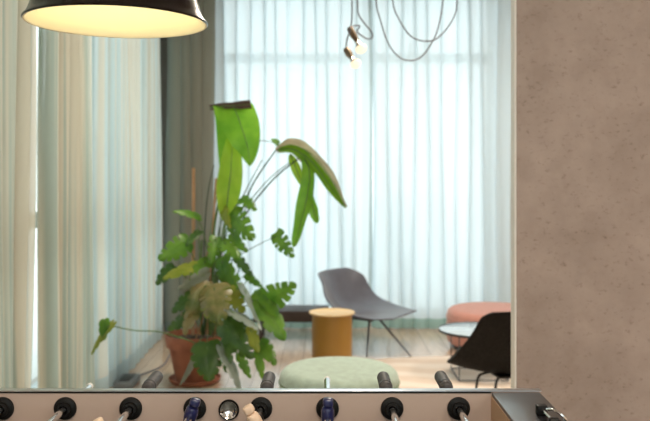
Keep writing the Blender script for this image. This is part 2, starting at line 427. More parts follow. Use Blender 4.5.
# ------------------------------------------------------------------ football table
TX, TYF, TYN = -.222, 1.87, 1.19          # centre x, inner faces of the far and near side wall
HL = .605                                 # half of the inner length
ZT = .95                                  # rim height
ZR = .91                                  # rod height
ft = thing('foosball_table', 'table football table with pinkish side wall and black end caps in the foreground', 'table', (TX, 1.53, 0))
x0, x1 = TX-HL, TX+HL; CW = .113
bm = bmesh.new(); add_box(bm, (x0-CW, TYF, .60), (x1+CW, TYF+.021, ZT-.002))
obj('side_wall', bm, M['laminate'], ft)
bm = bmesh.new(); add_box(bm, (x0-CW, TYN-.026, .60), (x1+CW, TYN, ZT-.002))
obj('side_wall', bm, M['laminate'], ft)
for y in (TYF, TYN-.026):
    bm = bmesh.new(); add_box(bm, (x0-CW, y-(.001 if y == TYF else .0), ZT-.002), (x1+CW+.003, y+.021, ZT+.0005), .0008)
    obj('rim_strip', bm, M['aluminium'], ft)
    bm = bmesh.new(); add_box(bm, (x0, y-.0015 if y == TYF else y+.025, ZT-.005), (x1, y+.001 if y == TYF else y+.0275, ZT-.002))
    obj('rim_seal', bm, M['blackplastic'], ft)
for s in (-1, 1):
    a, b = (x0-CW, x0) if s < 0 else (x1, x1+CW)
    bm = bmesh.new(); add_box(bm, (a, TYN, .60), (b, TYF, ZT-.012)); obj('end_wall', bm, M['endwood'], ft)
    bm = bmesh.new(); add_box(bm, (a+.001, TYN+.001, ZT-.012), (b-.001, TYF-.001, ZT-.003), .001); obj('end_cap', bm, M['blackgloss'], ft)
bm = bmesh.new(); add_box(bm, (x0, TYN, .80), (x1, TYF, .815)); obj('playfield', bm, M['pitch'], ft)
for sx in (x0-.04, x1+.04):
    for sy in (TYN+.05, TYF-.05):
        bm = bmesh.new(); add_box(bm, (sx-.04, sy-.04, 0), (sx+.04, sy+.04, .60), .005); obj('leg', bm, M['blackgloss'], ft)
# bearings, rods
RX = [(3-HX), (65.5-HX), (131-HX), (195-HX), (261-HX), (327.5-HX), (392-HX), (458.5-HX)]
RX = [v*1.87/FPX for v in RX]
ballx = (229-HX)*1.87/FPX
team = 'nnfnfnff'                         # n = team on the near side, f = far side
def bearing(x, y, sgn):
    bm = bmesh.new()
    mt = axis_mtx((x, y, ZR), (0, -sgn, 0))
    add_lathe(bm, [(.0095, .0), (.026, .0), (.0265, .003), (.025, .0065), (.017, .009), (.0155, .017), (.0095, .017)], mt, 40, False, False)
    add_lathe(bm, [(.0098, -.005), (.0098, .016)], mt, 24, False, False)
    obj('bearing', bm, M['blackplastic'], ft)
for x in RX:
    bearing(x, TYF, 1); bearing(x, TYN, -1)
def player(rod, x, y, m, tilt):
    """small moulded footballer clamped on the rod; tilt turns it about the rod"""
    bm = bmesh.new()
    R = Matrix.Translation((x, y, ZR)) @ Matrix.Rotation(tilt, 4, 'Y')
    def T(bmv, mt):
        for v in bmv: v.co = mt @ v.co
    r = bmesh.ops.create_cube(bm, size=1); T(r['verts'], R @ Matrix.Translation((.001, 0, .0345)) @ Matrix.Diagonal((.023, .021, .020, 1)))
    bmesh.ops.bevel(bm, geom=list({e for v in r['verts'] for e in v.link_edges}), offset=.006, segments=3, affect='EDGES', profile=.5)
    add_lathe(bm, [(.0062, .022), (.0062, .034)], R, 12)
    # shoulders and trunk: rings of an oval
    prof = [(.004, .0255, .010), (.014, .023, .0125), (.0165, .017, .0140), (.0145, .009, .0150), (.0125, 0, .0145), (.0125, -.010, .0125),
            (.0120, -.022, .0095), (.0105, -.040, .0075), (.0098, -.054, .0070), (.0105, -.060, .0105), (.0105, -.071, .0125), (.009, -.0725, .0115)]
    rings = []
    for a, z, bdep in prof:
        rings.append([bm.verts.new(R @ Vector((bdep*math.sin(2*PI*k/20), a*math.cos(2*PI*k/20), z))) for k in range(20)])
    for i in range(len(rings)-1):
        for k in range(20): bm.faces.new((rings[i][k], rings[i][(k+1) % 20], rings[i+1][(k+1) % 20], rings[i+1][k]))
    bm.faces.new(rings[0]); bm.faces.new(rings[-1])
    o = obj('player', bm, m, rod)
    return o
tilts = {2: -.5, 3: .30, 4: -.55, 5: .0}
ply = {2: 1.655, 3: 1.800, 4: 1.755, 5: 1.795}
tips = {0: 1.92, 1: 2.064, 2: 2.0, 3: 1.93, 4: 2.0, 5: 2.13, 6: 2.0, 7: 2.0}
hend = {2: 2.166, 4: 2.160, 6: 2.160, 7: 2.168}
for i, x in enumerate(RX):
    far = team[i] == 'f'
    bm = bmesh.new()
    ya = 1.06 if far else 1.02
    yb = tips[i]
    mt = axis_mtx((x, ya, ZR), (0, 1, 0)); Lr = yb-ya
    add_lathe(bm, [(.0055, 0), (.0078, .002), (.0078, Lr-.002), (.0055, Lr)], mt, 20)
    rod = obj('rod', bm, M['chrome'], ft)
    # handle
    bm = bmesh.new()
    if far: mt = axis_mtx((x, hend[i], ZR), (0, -1, 0))
    else: mt = axis_mtx((x, .90, ZR), (0, 1, 0))
    hp = [(.010, 0), (.0145, .0015), (.0162, .006)]
    for k in range(11): hp += [(.0166, .010+k*.0075), (.0160, .0132+k*.0075)]
    hp += [(.0166, .094), (.0172, .098), (.0135, .101), (.0135, .106), (.0160, .108), (.0160, .118), (.012, .124), (.0078, .126)]
    add_lathe(bm, hp, mt, 28)
    obj('handle', bm, M['grip'], rod)
    if i in ply: player(rod, x, ply[i], M['navy'] if not far else M['cream'], tilts[i])
    if i in (1, 5):
        bm = bmesh.new(); add_lathe(bm, [(.0086, 0), (.0086, .010), (.006, .012)], axis_mtx((x, yb-.008, ZR), (0, 1, 0)), 20)
        obj('end_cap', bm, M['whiteplastic'], rod)
    # rod stoppers beside the players
    if i in ply:
        bm = bmesh.new(); add_lathe(bm, [(.0078, -.003), (.0125, -.003), (.0125, .008), (.0078, .008)], axis_mtx((x, ply[i]+.026, ZR), (0, 1, 0)), 20, False, False)
        obj('stopper', bm, M['blackplastic'], rod)
# throw-in cup
bm = bmesh.new(); mt = axis_mtx((ballx, TYF, ZR-.003), (0, -1, 0))
add_lathe(bm, [(.0235, 0), (.0240, .004), (.0225, .006), (.0200, .005), (.0195, 0)], mt, 40, False, False)
cup = obj('throw_in_ring', bm, M['blackplastic'], ft)
bm = bmesh.new(); add_lathe(bm, [(.0197, .003), (.0165, .0005), (.010, -.0025), (.002, -.0045)][::1], axis_mtx((ballx, TYF-.0048, ZR-.003), (0, -1, 0)), 32, False, True)
obj('metal_cup', bm, M['chrome'], cup)
# score counter on the right end cap
sx = (540-HX)*1.70/FPX; zc = ZT-.003
bm = bmesh.new()
add_box(bm, (sx-.010, 1.682, zc), (sx+.012, 1.702, zc+.022), .003)
sc = obj('score_bracket', bm, M['blackplastic'], ft)
bm = bmesh.new(); add_box(bm, (sx-.010, 1.352, zc), (sx+.012, 1.372, zc+.022), .003); obj('score_bracket', bm, M['blackplastic'], ft)
bm = bmesh.new(); add_tube(bm, [(sx+.001, 1.36, zc+.0135), (sx+.001, 1.695, zc+.0135)], .0028); obj('score_wire', bm, M['chrome'], sc)
for k in range(10):
    bm = bmesh.new(); add_box(bm, (sx-.008, 1.600-k*.016, zc+.003), (sx+.012, 1.611-k*.016, zc+.021), .003)
    obj('score_bead', bm, M['blackplastic'], sc)
bm = bmesh.new()
add_tube(bm, [(sx+.002, 1.655, zc+.022), (sx+.012, 1.640, zc+.026), (sx+.026, 1.63, zc+.018), (sx+.036, 1.635, zc+.006), (sx+.037, 1.65, zc+.003)], .003, smooth=5)
obj('score_clip', bm, M['chrome'], sc)

# ------------------------------------------------------------------ black enamel pendant lamp
LC = P(117, 23.5, 1.78); LR = .1955
lamp = thing('pendant_lamp', 'large black enamel pendant lamp with glowing cream inside hanging top left', 'lamp', LC)
tiltm = Matrix.Translation(LC) @ Matrix.Rotation(math.radians(0.2), 4, 'Y')
out_p = [(LR, 0), (LR+.0025, .003), (LR+.001, .006), (LR-.004, .010), (LR-.010, .022), (LR-.018, .045), (LR-.032, .085), (LR-.055, .13), (LR-.09, .17), (LR-.135, .20), (.045, .218), (.035, .235), (.032, .30)]
bm = bmesh.new(); add_lathe(bm, out_p, tiltm, 96, False, True)
shade = obj('shade', bm, M['lampblack'], lamp)
in_p = [(LR, 0), (LR-.0035, .0005), (LR-.006, .004), (LR-.013, .022), (LR-.021, .045), (LR-.035, .084), (LR-.058, .127), (LR-.093, .166), (LR-.137, .195), (.03, .21)]
bm = bmesh.new(); add_lathe(bm, in_p, tiltm, 96, False, True)
obj('shade_lining', bm, M['lampcream'], lamp)
bm = bmesh.new()
add_lathe(bm, [(.014, .205), (.016, .19), (.03, .165), (.036, .14), (.032, .115), (.018, .102), (.004, .099)], tiltm, 24, False, True)
obj('light_bulb', bm, M['bulb'], lamp)
bm = bmesh.new(); tp = tiltm @ Vector((0, 0, .30)); add_tube(bm, [tp, (tp.x, tp.y, ZC)], .004); obj('cord', bm, M['metalblack'], lamp)

# ------------------------------------------------------------------ swagged cables and spot bulbs
def wire(name, label, pts, d, r=.0045, cat='cable'):
    bm = bmesh.new(); add_tube(bm, [P(x, y, d) for x, y in pts], r, 8, 6)
    return tag(obj(name, bm, M['cable']), label, cat)
wire('hanging_cable', 'longer of two grey cables hanging in a loop in front of the back window',
     [(372, -128), (373, -60), (376, 0), (380, 19), (388, 43), (399, 57), (410, 60.5), (421, 57), (431, 44), (438, 28), (443, 0), (446, -60), (447, -128)], 5.1)
wire('hanging_cable', 'shorter of two grey cables hanging in a loop in front of the back window',
     [(386, -128), (388, -60), (392.5, 0), (399, 19), (410, 35.5), (423, 41), (436, 39), (448, 27), (455, 14), (457, 0), (459, -60), (460, -128)], 5.0)
def spot(label, a, b, c, d, rb, cablepts, emi):
    """socket from a to b, reflector bulb from b to c (pixel positions at depth d)"""
    A, B, C = P(*a, d), P(*b, d-.05), P(*c, d-.085)
    t = thing('spot_lamp', label, 'lamp', A, 0, 'bare spot bulbs by the back window')
    bm = bmesh.new(); ln = (B-A).length
    add_lathe(bm, [(.012, 0), (.020, .004), (.022, ln*.55), (.016, ln*.8), (.015, ln*1.0)], axis_mtx(A, B-A), 20)
    obj('socket', bm, M['brass'], t)
    ln = (C-B).length
    bm = bmesh.new(); add_lathe(bm, [(.014, -.004), (.016, ln*.25), (rb*.8, ln*.65), (rb, ln*.85)], axis_mtx(B, C-B), 24, True, False)
    bl = obj('bulb', bm, M['silver'], t)
    bm = bmesh.new(); add_lathe(bm, [(rb, ln*.85), (rb*.97, ln*.98), (rb*.75, ln*1.15), (rb*.35, ln*1.26), (.003, ln*1.28)], axis_mtx(B, C-B), 24, False, True)
    obj('bulb_face', bm, M['spotbulb'], bl)
    bm = bmesh.new(); add_tube(bm, [P(x, y, d+.0) for x, y in cablepts], .0045, 8, 6); obj('cord', bm, M['cable'], t)
    return t
spot('upper of two bare spot bulbs, on a looped grey cord by the back window', (349.5, 28), (357.5, 42), (361.5, 49.5), 5.0, .037,
     [(356, -130), (357, -60), (357.5, 0), (358.5, 14), (365, 24), (371.5, 32), (372, 37.5), (368, 39), (361.5, 35.5), (357, 31), (360, 26), (354, 26), (349.5, 28)], 1)
spot('lower of two bare spot bulbs hanging by the back window', (346, 49), (352, 58.5), (356, 64.5), 4.9, .034,
     [(352, -135), (352, 0), (351, 25), (347, 40), (346, 49)], 1)

# ------------------------------------------------------------------ green pouf
def pouf(name, label, c, r, h, mt, mtb, seed=0):
    t = thing(name, label, 'pouf', c)
    T = Matrix.Translation(Vector(c))
    bm = bmesh.new()
    rr = .055
    pf = [(r-.03, .035), (r-.008, .05), (r, .08), (r+.004, h*.55), (r, h-rr*1.1)]
    for k in range(1, 9):
        a = PI/2*k/8
        pf.append((r-rr+rr*math.cos(a), h-rr+rr*math.sin(a)))
    pf += [(r*.6, h+.006), (r*.3, h+.009), (.01, h+.010)]
    add_lathe(bm, pf, T, 72)
    obj('cushion', bm, mt, t, angle=60)
    bm = bmesh.new()
    add_lathe(bm, [(r-.002, h-.078), (r+.006, h-.074), (r+.006, h-.070), (r-.002, h-.066)], T, 72, False, False)
    obj('piping', bm, mtb, t)
    bm = bmesh.new(); add_lathe(bm, [(r-.05, 0), (r-.045, .005), (r-.045, .036)], T, 48); obj('plinth', bm, M['metalblack'], t)
    return t
pouf('green_pouf', 'round mint green fabric pouf behind the football table', (.075, 4.33, 0), .318, .41, M['mint'], M['mintdark'])
pouf('pink_pouf', 'round salmon pink fabric pouf in front of the back curtain', (1.42, 6.8, 0), .395, .325, M['pink'], M['pink'])

# ------------------------------------------------------------------ mustard side table
c = Vector(((332-HX)*5.78/FPX, 5.78, 0))
st = thing('side_table', 'small mustard yellow metal side table beside the grey lounge chair', 'side table', c)
T = Matrix.Translation(c); hT = .462
bm = bmesh.new(); add_lathe(bm, [(.150, hT-.012), (.162, hT-.010), (.164, hT-.002), (.162, hT), (.157, hT-.003), (.01, hT-.003)], T, 64); obj('tabletop', bm, M['mustardlit'], st)
# folded sheet body: curved skin whose front edge laps over itself
bm = bmesh.new(); ring = []
for k in range(61):
    a = math.radians(-82+6*k); rr = .143-.012*(1-min(1, k/14))
    ring.append((c.x+rr*math.cos(a), c.y+rr*math.sin(a)))
v0 = [bm.verts.new((x, y, 0)) for x, y in ring]; v1 = [bm.verts.new((x, y, hT-.011)) for x, y in ring]
for k in range(60): bm.faces.new((v0[k], v0[k+1], v1[k+1], v1[k]))
bm.faces.new((v0[60], v0[0], v1[0], v1[60]))
bm.faces.new(v0); bm.faces.new(v1)
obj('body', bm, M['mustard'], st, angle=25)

# ------------------------------------------------------------------ lounge chairs
PROF = [(.37, .310, .225, .000, .00), (.24, .300, .31, .010, .00), (.08, .282, .35, .050, .00), (-.08, .276, .37, .105, .01), (-.20, .315, .37, .150, .05),
        (-.275, .405, .34, .150, .085), (-.325, .510, .29, .090, .075), (-.352, .595, .235, .030, .05), (-.358, .625, .20, .0, .035)]
PROF2 = [(.33, .300, .20, .03, 0), (.17, .262, .30, .05, 0), (.05, .238, .38, .075, 0), (-.06, .235, .425, .095, .0), (-.17, .285, .415, .085, .04), (-.25, .385, .385, .06, .06),
         (-.30, .49, .355, .03, .05), (-.33, .585, .335, .01, .03), (-.338, .635, .315, .0, .02), (-.34, .66, .26, .0, .01)]
def shell_bm(prof=PROF, nv=12, sub=3):
    # refine the profile
    P5 = []
    n = len(prof)
    for i in range(n-1):
        for k in range(sub):
            t = k/sub
            q = []
            for j in range(5):
                p0, p1, p2, p3 = prof[max(0, i-1)][j], prof[i][j], prof[i+1][j], prof[min(n-1, i+2)][j]
                q.append(.5*(2*p1+(p2-p0)*t+(2*p0-5*p1+4*p2-p3)*t*t+(3*p1-p0-3*p2+p3)*t**3))
            P5.append(q)
    P5.append(list(prof[-1]))
    def grid(off):
        rows = []
        for x, z, w, lift, fwd in P5:
            row = []
            for j in range(nv+1):
                v = -1+2*j/nv; a = abs(v)
                l = (a*.45+a**2.2*.55)
                row.append(Vector((x+fwd*l, v*w, z+lift*l)))
            rows.append(row)
        return rows
    g = grid(0); R = len(g)
    # normals for thickness
    bm = bmesh.new(); top = []; bot = []
    for i in range(R):
        tr, br_ = [], []
        for j in range(nv+1):
            du = g[min(R-1, i+1)][j]-g[max(0, i-1)][j]; dv = g[i][min(nv, j+1)]-g[i][max(0, j-1)]
            nn = dv.cross(du).normalized()
            if nn.z < 0 and abs(nn.z) > .2: nn = -nn
            tr.append(bm.verts.new(g[i][j])); br_.append(bm.verts.new(g[i][j]-nn*.011))
        top.append(tr); bot.append(br_)
    for i in range(R-1):
        for j in range(nv):
            bm.faces.new((top[i][j], top[i][j+1], top[i+1][j+1], top[i+1][j])); bm.faces.new((bot[i][j], bot[i+1][j], bot[i+1][j+1], bot[i][j+1]))
    for i in range(R-1):
        for j in (0, nv): bm.faces.new((top[i][j], top[i+1][j], bot[i+1][j], bot[i][j]))
    for j in range(nv):
        for i in (0, R-1): bm.faces.new((top[i][j], top[i][j+1], bot[i][j+1], bot[i][j]))
    return bm
def chair(label, loc, rotz, mt, feet, bent, r=.008, prof=PROF, zp=.250):
    t = thing('lounge_chair', label, 'chair', loc, rotz, 'low shell lounge chairs')
    obj('shell', shell_bm(prof), mt, t, world=False, angle=50)
    bm = bmesh.new(); add_box(bm, (-.14, -.13, zp), (.14, .13, zp+.014), .004)
    obj('seat_plate', bm, M['metalblack'], t, world=False)
    Rm = Matrix.Rotation(-rotz, 3, 'Z')
    for top, ft_ in feet:
        a = Rm @ (Vector(top)-Vector(loc)); b = Rm @ (Vector(ft_)-Vector(loc))
        bm = bmesh.new()
        if bent:
            m = a+(b-a)*.35; m.z = a.z-.004; m2 = a+(b-a)*.5; m2.z = a.z-.03
            add_tube(bm, [a, m, m2, a+(b-a)*.62+Vector((0, 0, -.02)), b], r, 10, 5)
        else: add_tube(bm, [a, b], r*1.15, 10, 0, r*.85)
        obj('leg', bm, M['metalblack'] if bent else M['metalgrey'], t, world=False)
    return t
L1 = (.325, 6.74, 0)
chair('slate grey shell lounge chair beside the mustard side table', L1, math.radians(-31), M['shell'],
      [((.365, 6.66, .256), (.327, 6.37, .011)), ((.44, 6.68, .256), (.675, 6.37, .011)), ((.24, 6.86, .256), (.205, 7.12, .011)), ((.20, 6.74, .256), (.06, 6.66, .011))], False)
L2 = (1.135, 4.98, 0)
chair('black shell lounge chair partly hidden by the concrete wall', L2, math.radians(102), M['shellblack'],
      [((1.06, 4.98, .232), (.80, 4.88, .011)), ((1.11, 4.90, .232), (.93, 4.76, .011)), ((1.19, 5.08, .232), (1.40, 5.2, .011)), ((1.2, 4.9, .232), (1.38, 4.76, .011))], True, prof=PROF2, zp=.224)

# ------------------------------------------------------------------ coffee table
c = Vector((1.10, 5.80, 0))
ct = thing('coffee_table', 'low round coffee table with glossy top tinted by window reflection and thin wire frame by the black chair', 'coffee table', c)
T = Matrix.Translation(c)
bm = bmesh.new(); add_lathe(bm, [(.275, .322), (.283, .325), (.283, .332), (.279, .335), (.01, .335)], T, 64); obj('tabletop', bm, M['tabletop'], ct)
bm = bmesh.new(); add_lathe(bm, [(.2835, .319), (.2855, .319), (.2855, .336), (.2835, .336), (.2835, .319)], T, 64, False, False); obj('rim', bm, M['metalblack'], ct)
bm = bmesh.new()
for y in (5.62, 5.98):
    add_tube(bm, [(.93, y, .319), (.93, y, .012), (1.27, y, .012), (1.27, y, .319)], .005)
for x in (.93, 1.27):
    add_tube(bm, [(x, 5.62, .316), (x, 5.98, .316)], .005); add_tube(bm, [(x, 5.62, .012), (x, 5.98, .012)], .005)
obj('wire_frame', bm, M['metalgrey'], ct)

# ------------------------------------------------------------------ low dark bench by the window
bt = thing('bench', 'low dark brown bench against the back curtain behind the plant', 'bench', (-.25, 7.2, 0))
bm = bmesh.new(); add_box(bm, (-.62, 7.02, .165), (.035, 7.36, .262), .006); obj('bench_seat', bm, M['brown'], bt)
for x in (-.56, -.03):
    for y in (7.06, 7.32):
        bm = bmesh.new(); add_box(bm, (x-.014, y-.014, 0), (x+.014, y+.014, .165), .002); obj('leg', bm, M['brown'], bt)

# ------------------------------------------------------------------ round rug
bm = bmesh.new(); add_lathe(bm, [(1.28, 0.0005), (1.30, .002), (1.295, .005), (.02, .006)], Matrix.Translation((.95, 5.15, 0)), 96)
# (kept thin: flat-woven)
tag(obj('rug', bm, M['rug']), 'round flat sand-coloured rug under the lounge chairs and coffee table', 'rug')

# ------------------------------------------------------------------ floor socket and cable by the left curtain
s0 = P(127, 380, 5.55); s0.z = 0
fs = thing('floor_socket', 'small grey floor socket box between left curtain and plant pot', 'socket', s0)
bm = bmesh.new(); add_box(bm, (s0.x-.07, s0.y-.10, 0), (s0.x+.06, s0.y+.16, .05), .012); obj('socket_box', bm, M['socket'], fs)
bm = bmesh.new(); add_box(bm, (s0.x-.04, s0.y-.07, .05), (s0.x+.03, s0.y+.12, .056), .002); obj('socket_lid', bm, M['metalblack'], fs)
cp = [s0+Vector((.02, .17, .03)), s0+Vector((.03, .25, .011)), Vector((-1.22, 6.1, .011)), Vector((-1.24, 6.6, .011)), Vector((-1.20, 7.0, .011))]
bm = bmesh.new(); add_tube(bm, cp, .006, 8, 6); tag(obj('floor_cable', bm, M['cable']), 'thin cable on the wooden floor running along the left curtain from the socket box', 'cable')

# ------------------------------------------------------------------ potted plant
PD = 5.66
pc = Vector(((195-HX)*PD/FPX, PD, 0))
bm = bmesh.new()
add_lathe(bm, [(.02, 0.001), (.155, .001), (.172, .012), (.182, .034), (.176, .036), (.166, .016), (.02, .012)], Matrix.Translation(pc), 56)
tag(obj('plant_saucer', bm, M['terracotta']), 'terracotta saucer under the big plant pot', 'saucer')
pz = .0125
plant = thing('potted_plant', 'tall potted monstera with large paddle leaves in a terracotta pot by the corner', 'plant', pc+Vector((0, 0, pz)))
T = Matrix.Translation(pc+Vector((0, 0, pz)))
bm = bmesh.new()
add_lathe(bm, [(.02, 0), (.128, 0), (.132, .004), (.178, .235), (.192, .238), (.197, .244), (.207, .318), (.203, .325), (.192, .325), (.184, .26), (.02, .26)], T, 56)
obj('pot', bm, M['terracotta'], plant)
bm = bmesh.new(); add_lathe(bm, [(.186, .285), (.10, .295), (.02, .30)], T, 32); obj('soil', bm, M['soil'], plant)

def P3(t): return P(*t) if len(t) == 3 else P(t[0], t[1], PD)
def orient(base, tip, roll):
    """frame for a leaf: y from base to tip, z (upper face) turned by roll from facing the camera"""
    y = (tip-base).normalized()
    view = Vector((0, -1, .12)); z = (view-y*view.dot(y))
    z = z.normalized() if z.length > .05 else Vector((0, 0, 1))
    z = Matrix.Rotation(roll, 3, y) @ z
    x = y.cross(z).normalized()
    m = Matrix((x, y, z)).transposed().to_4x4(); m.translation = base
    return m
def monstera_bm(L, W, lobes=5, slot=.5, droop=.25, fold=.25, rnd=random):
    """heart-shaped blade cut from the margin by narrow slots between rounded lobes"""
    bm = bmesh.new()
    def hw(u):
        q = min(1, max(0, (u+.16)/1.16))
        return (W/2)*(max(.0, math.sin(PI*q**.60))**.85+.012)
    for sd in (-1, 1):
        us = [-.15]+[-.02+1.02*((k+rnd.uniform(-.2, .2))/lobes) for k in range(1, lobes)]+[1.0]
        for i in range(lobes):
            u0, u1 = us[i], us[i+1]; um = (u0+u1)/2; wd = u1-u0; nv, nu = 9, 5; rows = []
            cut = 1-slot*rnd.uniform(.7, 1.15); gap = rnd.uniform(.10, .24)
            for j in range(nv+1):
                v = j/nv; wf = 1.0
                if lobes > 1 and v > cut: wf = 1-gap*min(1, (v-cut)/.12)
                if v > .88 and lobes > 1: wf *= 1-.35*((v-.88)/.12)**2
                row = []
                for k in range(nu+1):
                    u = um+(k/nu-.5)*wd*wf
                    y = L*(u+(-.16+.34*min(1, max(0, u+.1)))*v*v*(1-max(0, u)**3))
                    x = sd*v*hw(u)
                    uu = y/L
                    z = fold*abs(x)*(1-.4*v)-droop*L*max(0, uu)**2-droop*.6*W*v*v
                    row.append(bm.verts.new((x, y, z)))
                rows.append(row)
            for j in range(nv):
                for k in range(nu): bm.faces.new((rows[j][k], rows[j][k+1], rows[j+1][k+1], rows[j+1][k]))
    return bm
RND = random.Random(21)
def mon(base, tip, wpx, mt, roll=0, lobes=5, slot=.5, droop=.2, fold=.25, stem_from=None, sm='stem', sr=.0045, via=None):
    base, tip = P3(base), P3(tip)
    L = (tip-base).length; W = .75*wpx*base.y/FPX
    bm = monstera_bm(L, W, lobes, slot, droop, fold, RND)
    m = orient(base, tip, roll)
    # turn the drooping blade so that its chord still reaches the tip
    m = m @ Matrix.Rotation(math.atan(droop), 4, 'X')
    bmesh.ops.transform(bm, matrix=m, verts=bm.verts)
    o = obj('leaf', bm, M[mt], plant, angle=180, recalc=False)
    if stem_from:
        a = P3(stem_from); bm = bmesh.new()
        mid = [P3(q) for q in via] if via else [(a+base)/2+Vector((0, 0, .04))]
        add_tube(bm, [a]+mid+[base, base+(tip-base)*.12], sr, 8, 6, sr*.7)
        obj('petiole', bm, M[sm], o)
    return o
def paddle(spine, wpx, mt, side, fold=.2, wave=.02, shape=None, stem=None, sm='stem', tears=()):
    pts = smooth_path([P3(q) for q in spine], 8); n = len(pts); nv = 6
    side = Vector(side).normalized(); bm = bmesh.new(); rows = []
    for i, p in enumerate(pts):
        u = i/(n-1); t = (pts[min(n-1, i+1)]-pts[max(0, i-1)]).normalized()
        s = (side-t*side.dot(t)).normalized(); nn = s.cross(t).normalized()
        w = wpx*p.y/FPX/2*(shape(u) if shape else max(.03, math.sin(PI*min(1, u*.97+.015))**.65))
        row = []
        for j in range(nv+1):
            v = -1+2*j/nv
            row.append(bm.verts.new(p+s*v*w+nn*(fold*abs(v)*w+wave*math.sin(u*17+v*2)*abs(v))))
        rows.append(row)
    for i in range(n-1):
        for j in range(nv): bm.faces.new((rows[i][j], rows[i][j+1], rows[i+1][j+1], rows[i+1][j]))
    o = obj('paddle_leaf', bm, M[mt], plant, angle=180, recalc=False)
    bm = bmesh.new(); add_tube(bm, pts, .005, 6, 0, .0015); obj('midrib', bm, M['stem'], o)
    if stem:
        bm = bmesh.new(); add_tube(bm, [P3(q) for q in stem], .007, 8, 6, .005); obj('petiole', bm, M[sm], o)
    return o
# paddle leaves at the top
paddle([(229, 205, 5.80), (229, 160, 5.80), (231, 118, 5.76), (232, 105, 5.66), (236.5, 113, 5.58), (242.5, 130, 5.54), (248, 148, 5.52), (250, 166, 5.52)], 38, 'leafbright', (1, 0, .04), .12, .012,
       lambda u: max(.04, (.25+.75*min(1, u/.38)) if u < .38 else (1 if u < .62 else max(.04, math.cos((u-.62)/.38*PI/2)**.85))),
       stem=[(208, 330, 5.68), (216, 270, 5.72), (224, 225, 5.78), (229, 205, 5.80)])
paddle([(226, 222, 5.60), (228, 195, 5.58), (231, 168, 5.60), (232.5, 133, 5.66)], 25, 'leaflime', (1, .15, 0), .25, .01, None,
       stem=[(205, 330, 5.66), (213, 285, 5.64), (222, 245, 5.62), (226, 222, 5.60)])
paddle([(210, 107.5, 5.66), (222, 106, 5.62), (236, 105.5, 5.60), (251, 104, 5.59)], 12, 'leafdry', (0, .5, -.8), .2, .004, lambda u: .45+.5*u)
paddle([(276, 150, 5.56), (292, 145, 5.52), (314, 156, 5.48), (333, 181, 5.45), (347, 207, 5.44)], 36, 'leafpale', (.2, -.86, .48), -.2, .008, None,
       stem=[(212, 330, 5.66), (232, 245, 5.62), (250, 190, 5.6), (276, 150, 5.56)], sm='stemdark')
paddle([(278, 150, 5.55), (294, 149.5, 5.51), (313, 163, 5.47), (331, 187, 5.44), (345.5, 208, 5.43)], 12, 'leafbright', (.1, -.35, .9), -.2, .006, None)
paddle([(303, 155, 5.50), (309.5, 172, 5.47), (307, 197, 5.46), (301, 222, 5.46), (294, 247, 5.46)], 17, 'leafbright', (1, .5, .1), .45, .006, None,
       stem=[(214, 330, 5.68), (236, 235, 5.6), (268, 185, 5.55), (303, 155, 5.50)], sm='stemdark')
paddle([(290, 154, 5.56), (296, 168, 5.55), (303, 186, 5.55)], 10, 'leaflime', (1, .3, .5), .3, .004, None)
paddle([(309, 192, 5.53), (313, 208, 5.52), (317.5, 223, 5.52)], 11, 'leafbright', (1, .4, .2), .3, .004, None)
# monstera leaves
H = (205, 330, 5.66); H2 = (215, 300, 5.62); H3 = (222, 250, 5.62)
mon((197, 216, 5.6), (173, 211, 5.5), 14, 'leaf', .7, 4, .35, .15, .2, (210, 262, 5.66))
mon((186, 243, 5.55), (160, 259, 5.45), 31, 'leaf', -.2, 5, .45, .25, .2, (204, 290, 5.66))
mon((196, 266, 5.5), (163, 278, 5.42), 24, 'leafyellow', .7, 4, .35, .15, .2, (207, 300, 5.64))
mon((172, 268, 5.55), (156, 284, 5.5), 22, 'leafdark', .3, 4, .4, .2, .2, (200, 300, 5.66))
mon((204, 275, 5.4), (178, 290, 5.35), 26, 'leafsheen', -.9, 4, .4, .15, .2, (206, 310, 5.64))
mon((214, 288, 5.35), (218, 322, 5.22), 46, 'leafolive', .1, 6, .5, .3, .2, (214, 335, 5.6))
mon((206, 286, 5.42), (188, 316, 5.35), 32, 'leafolive', -.3, 5, .4, .3, .25, (209, 330, 5.6))
mon((232, 216, 5.55), (252, 238, 5.42), 36, 'leaf', .2, 5, .6, .25, .2, H3)
mon((243, 199, 5.55), (256, 210, 5.48), 17, 'leaf', -.3, 4, .5, .2, .2, (228, 225, 5.6))
mon((277, 236, 5.5), (293, 257, 5.42), 24, 'leaf', .3, 5, .65, .2, .2, (228, 262, 5.6), 'stemdark', .003, via=[(252, 248, 5.55)])
mon((236, 256, 5.5), (252, 276, 5.42), 18, 'leafdark', .5, 4, .4, .2, .2, H2)
mon((224, 243, 5.5), (240, 259, 5.4), 22, 'leaf', -.4, 5, .5, .2, .2, H2)
mon((247, 276, 5.5), (262, 287, 5.45), 13, 'leaf', .3, 4, .4, .2, .2, H2, 'stem', .003)
mon((262, 304, 5.35), (296, 284, 5.28), 40, 'leaf', .25, 6, .62, .1, .15, (216, 318, 5.6), 'stem', .004, via=[(240, 300, 5.45)])
mon((262, 305, 5.30), (285, 340, 5.22), 34, 'leaf', -.35, 3, .3, .15, .2, (216, 322, 5.58), 'stem', .004)
mon((256, 300, 5.32), (278, 315, 5.25), 30, 'leaf', .5, 5, .5, .15, .2, (216, 322, 5.58), 'stem', .004)
mon((244, 290, 5.35), (262, 331, 5.2), 17, 'leafsheen', -1.05, 4, .4, .1, .15, H2)
mon((232, 312, 5.3), (259, 330, 5.15), 20, 'leafsheen', -1.0, 4, .4, .1, .15, H2)
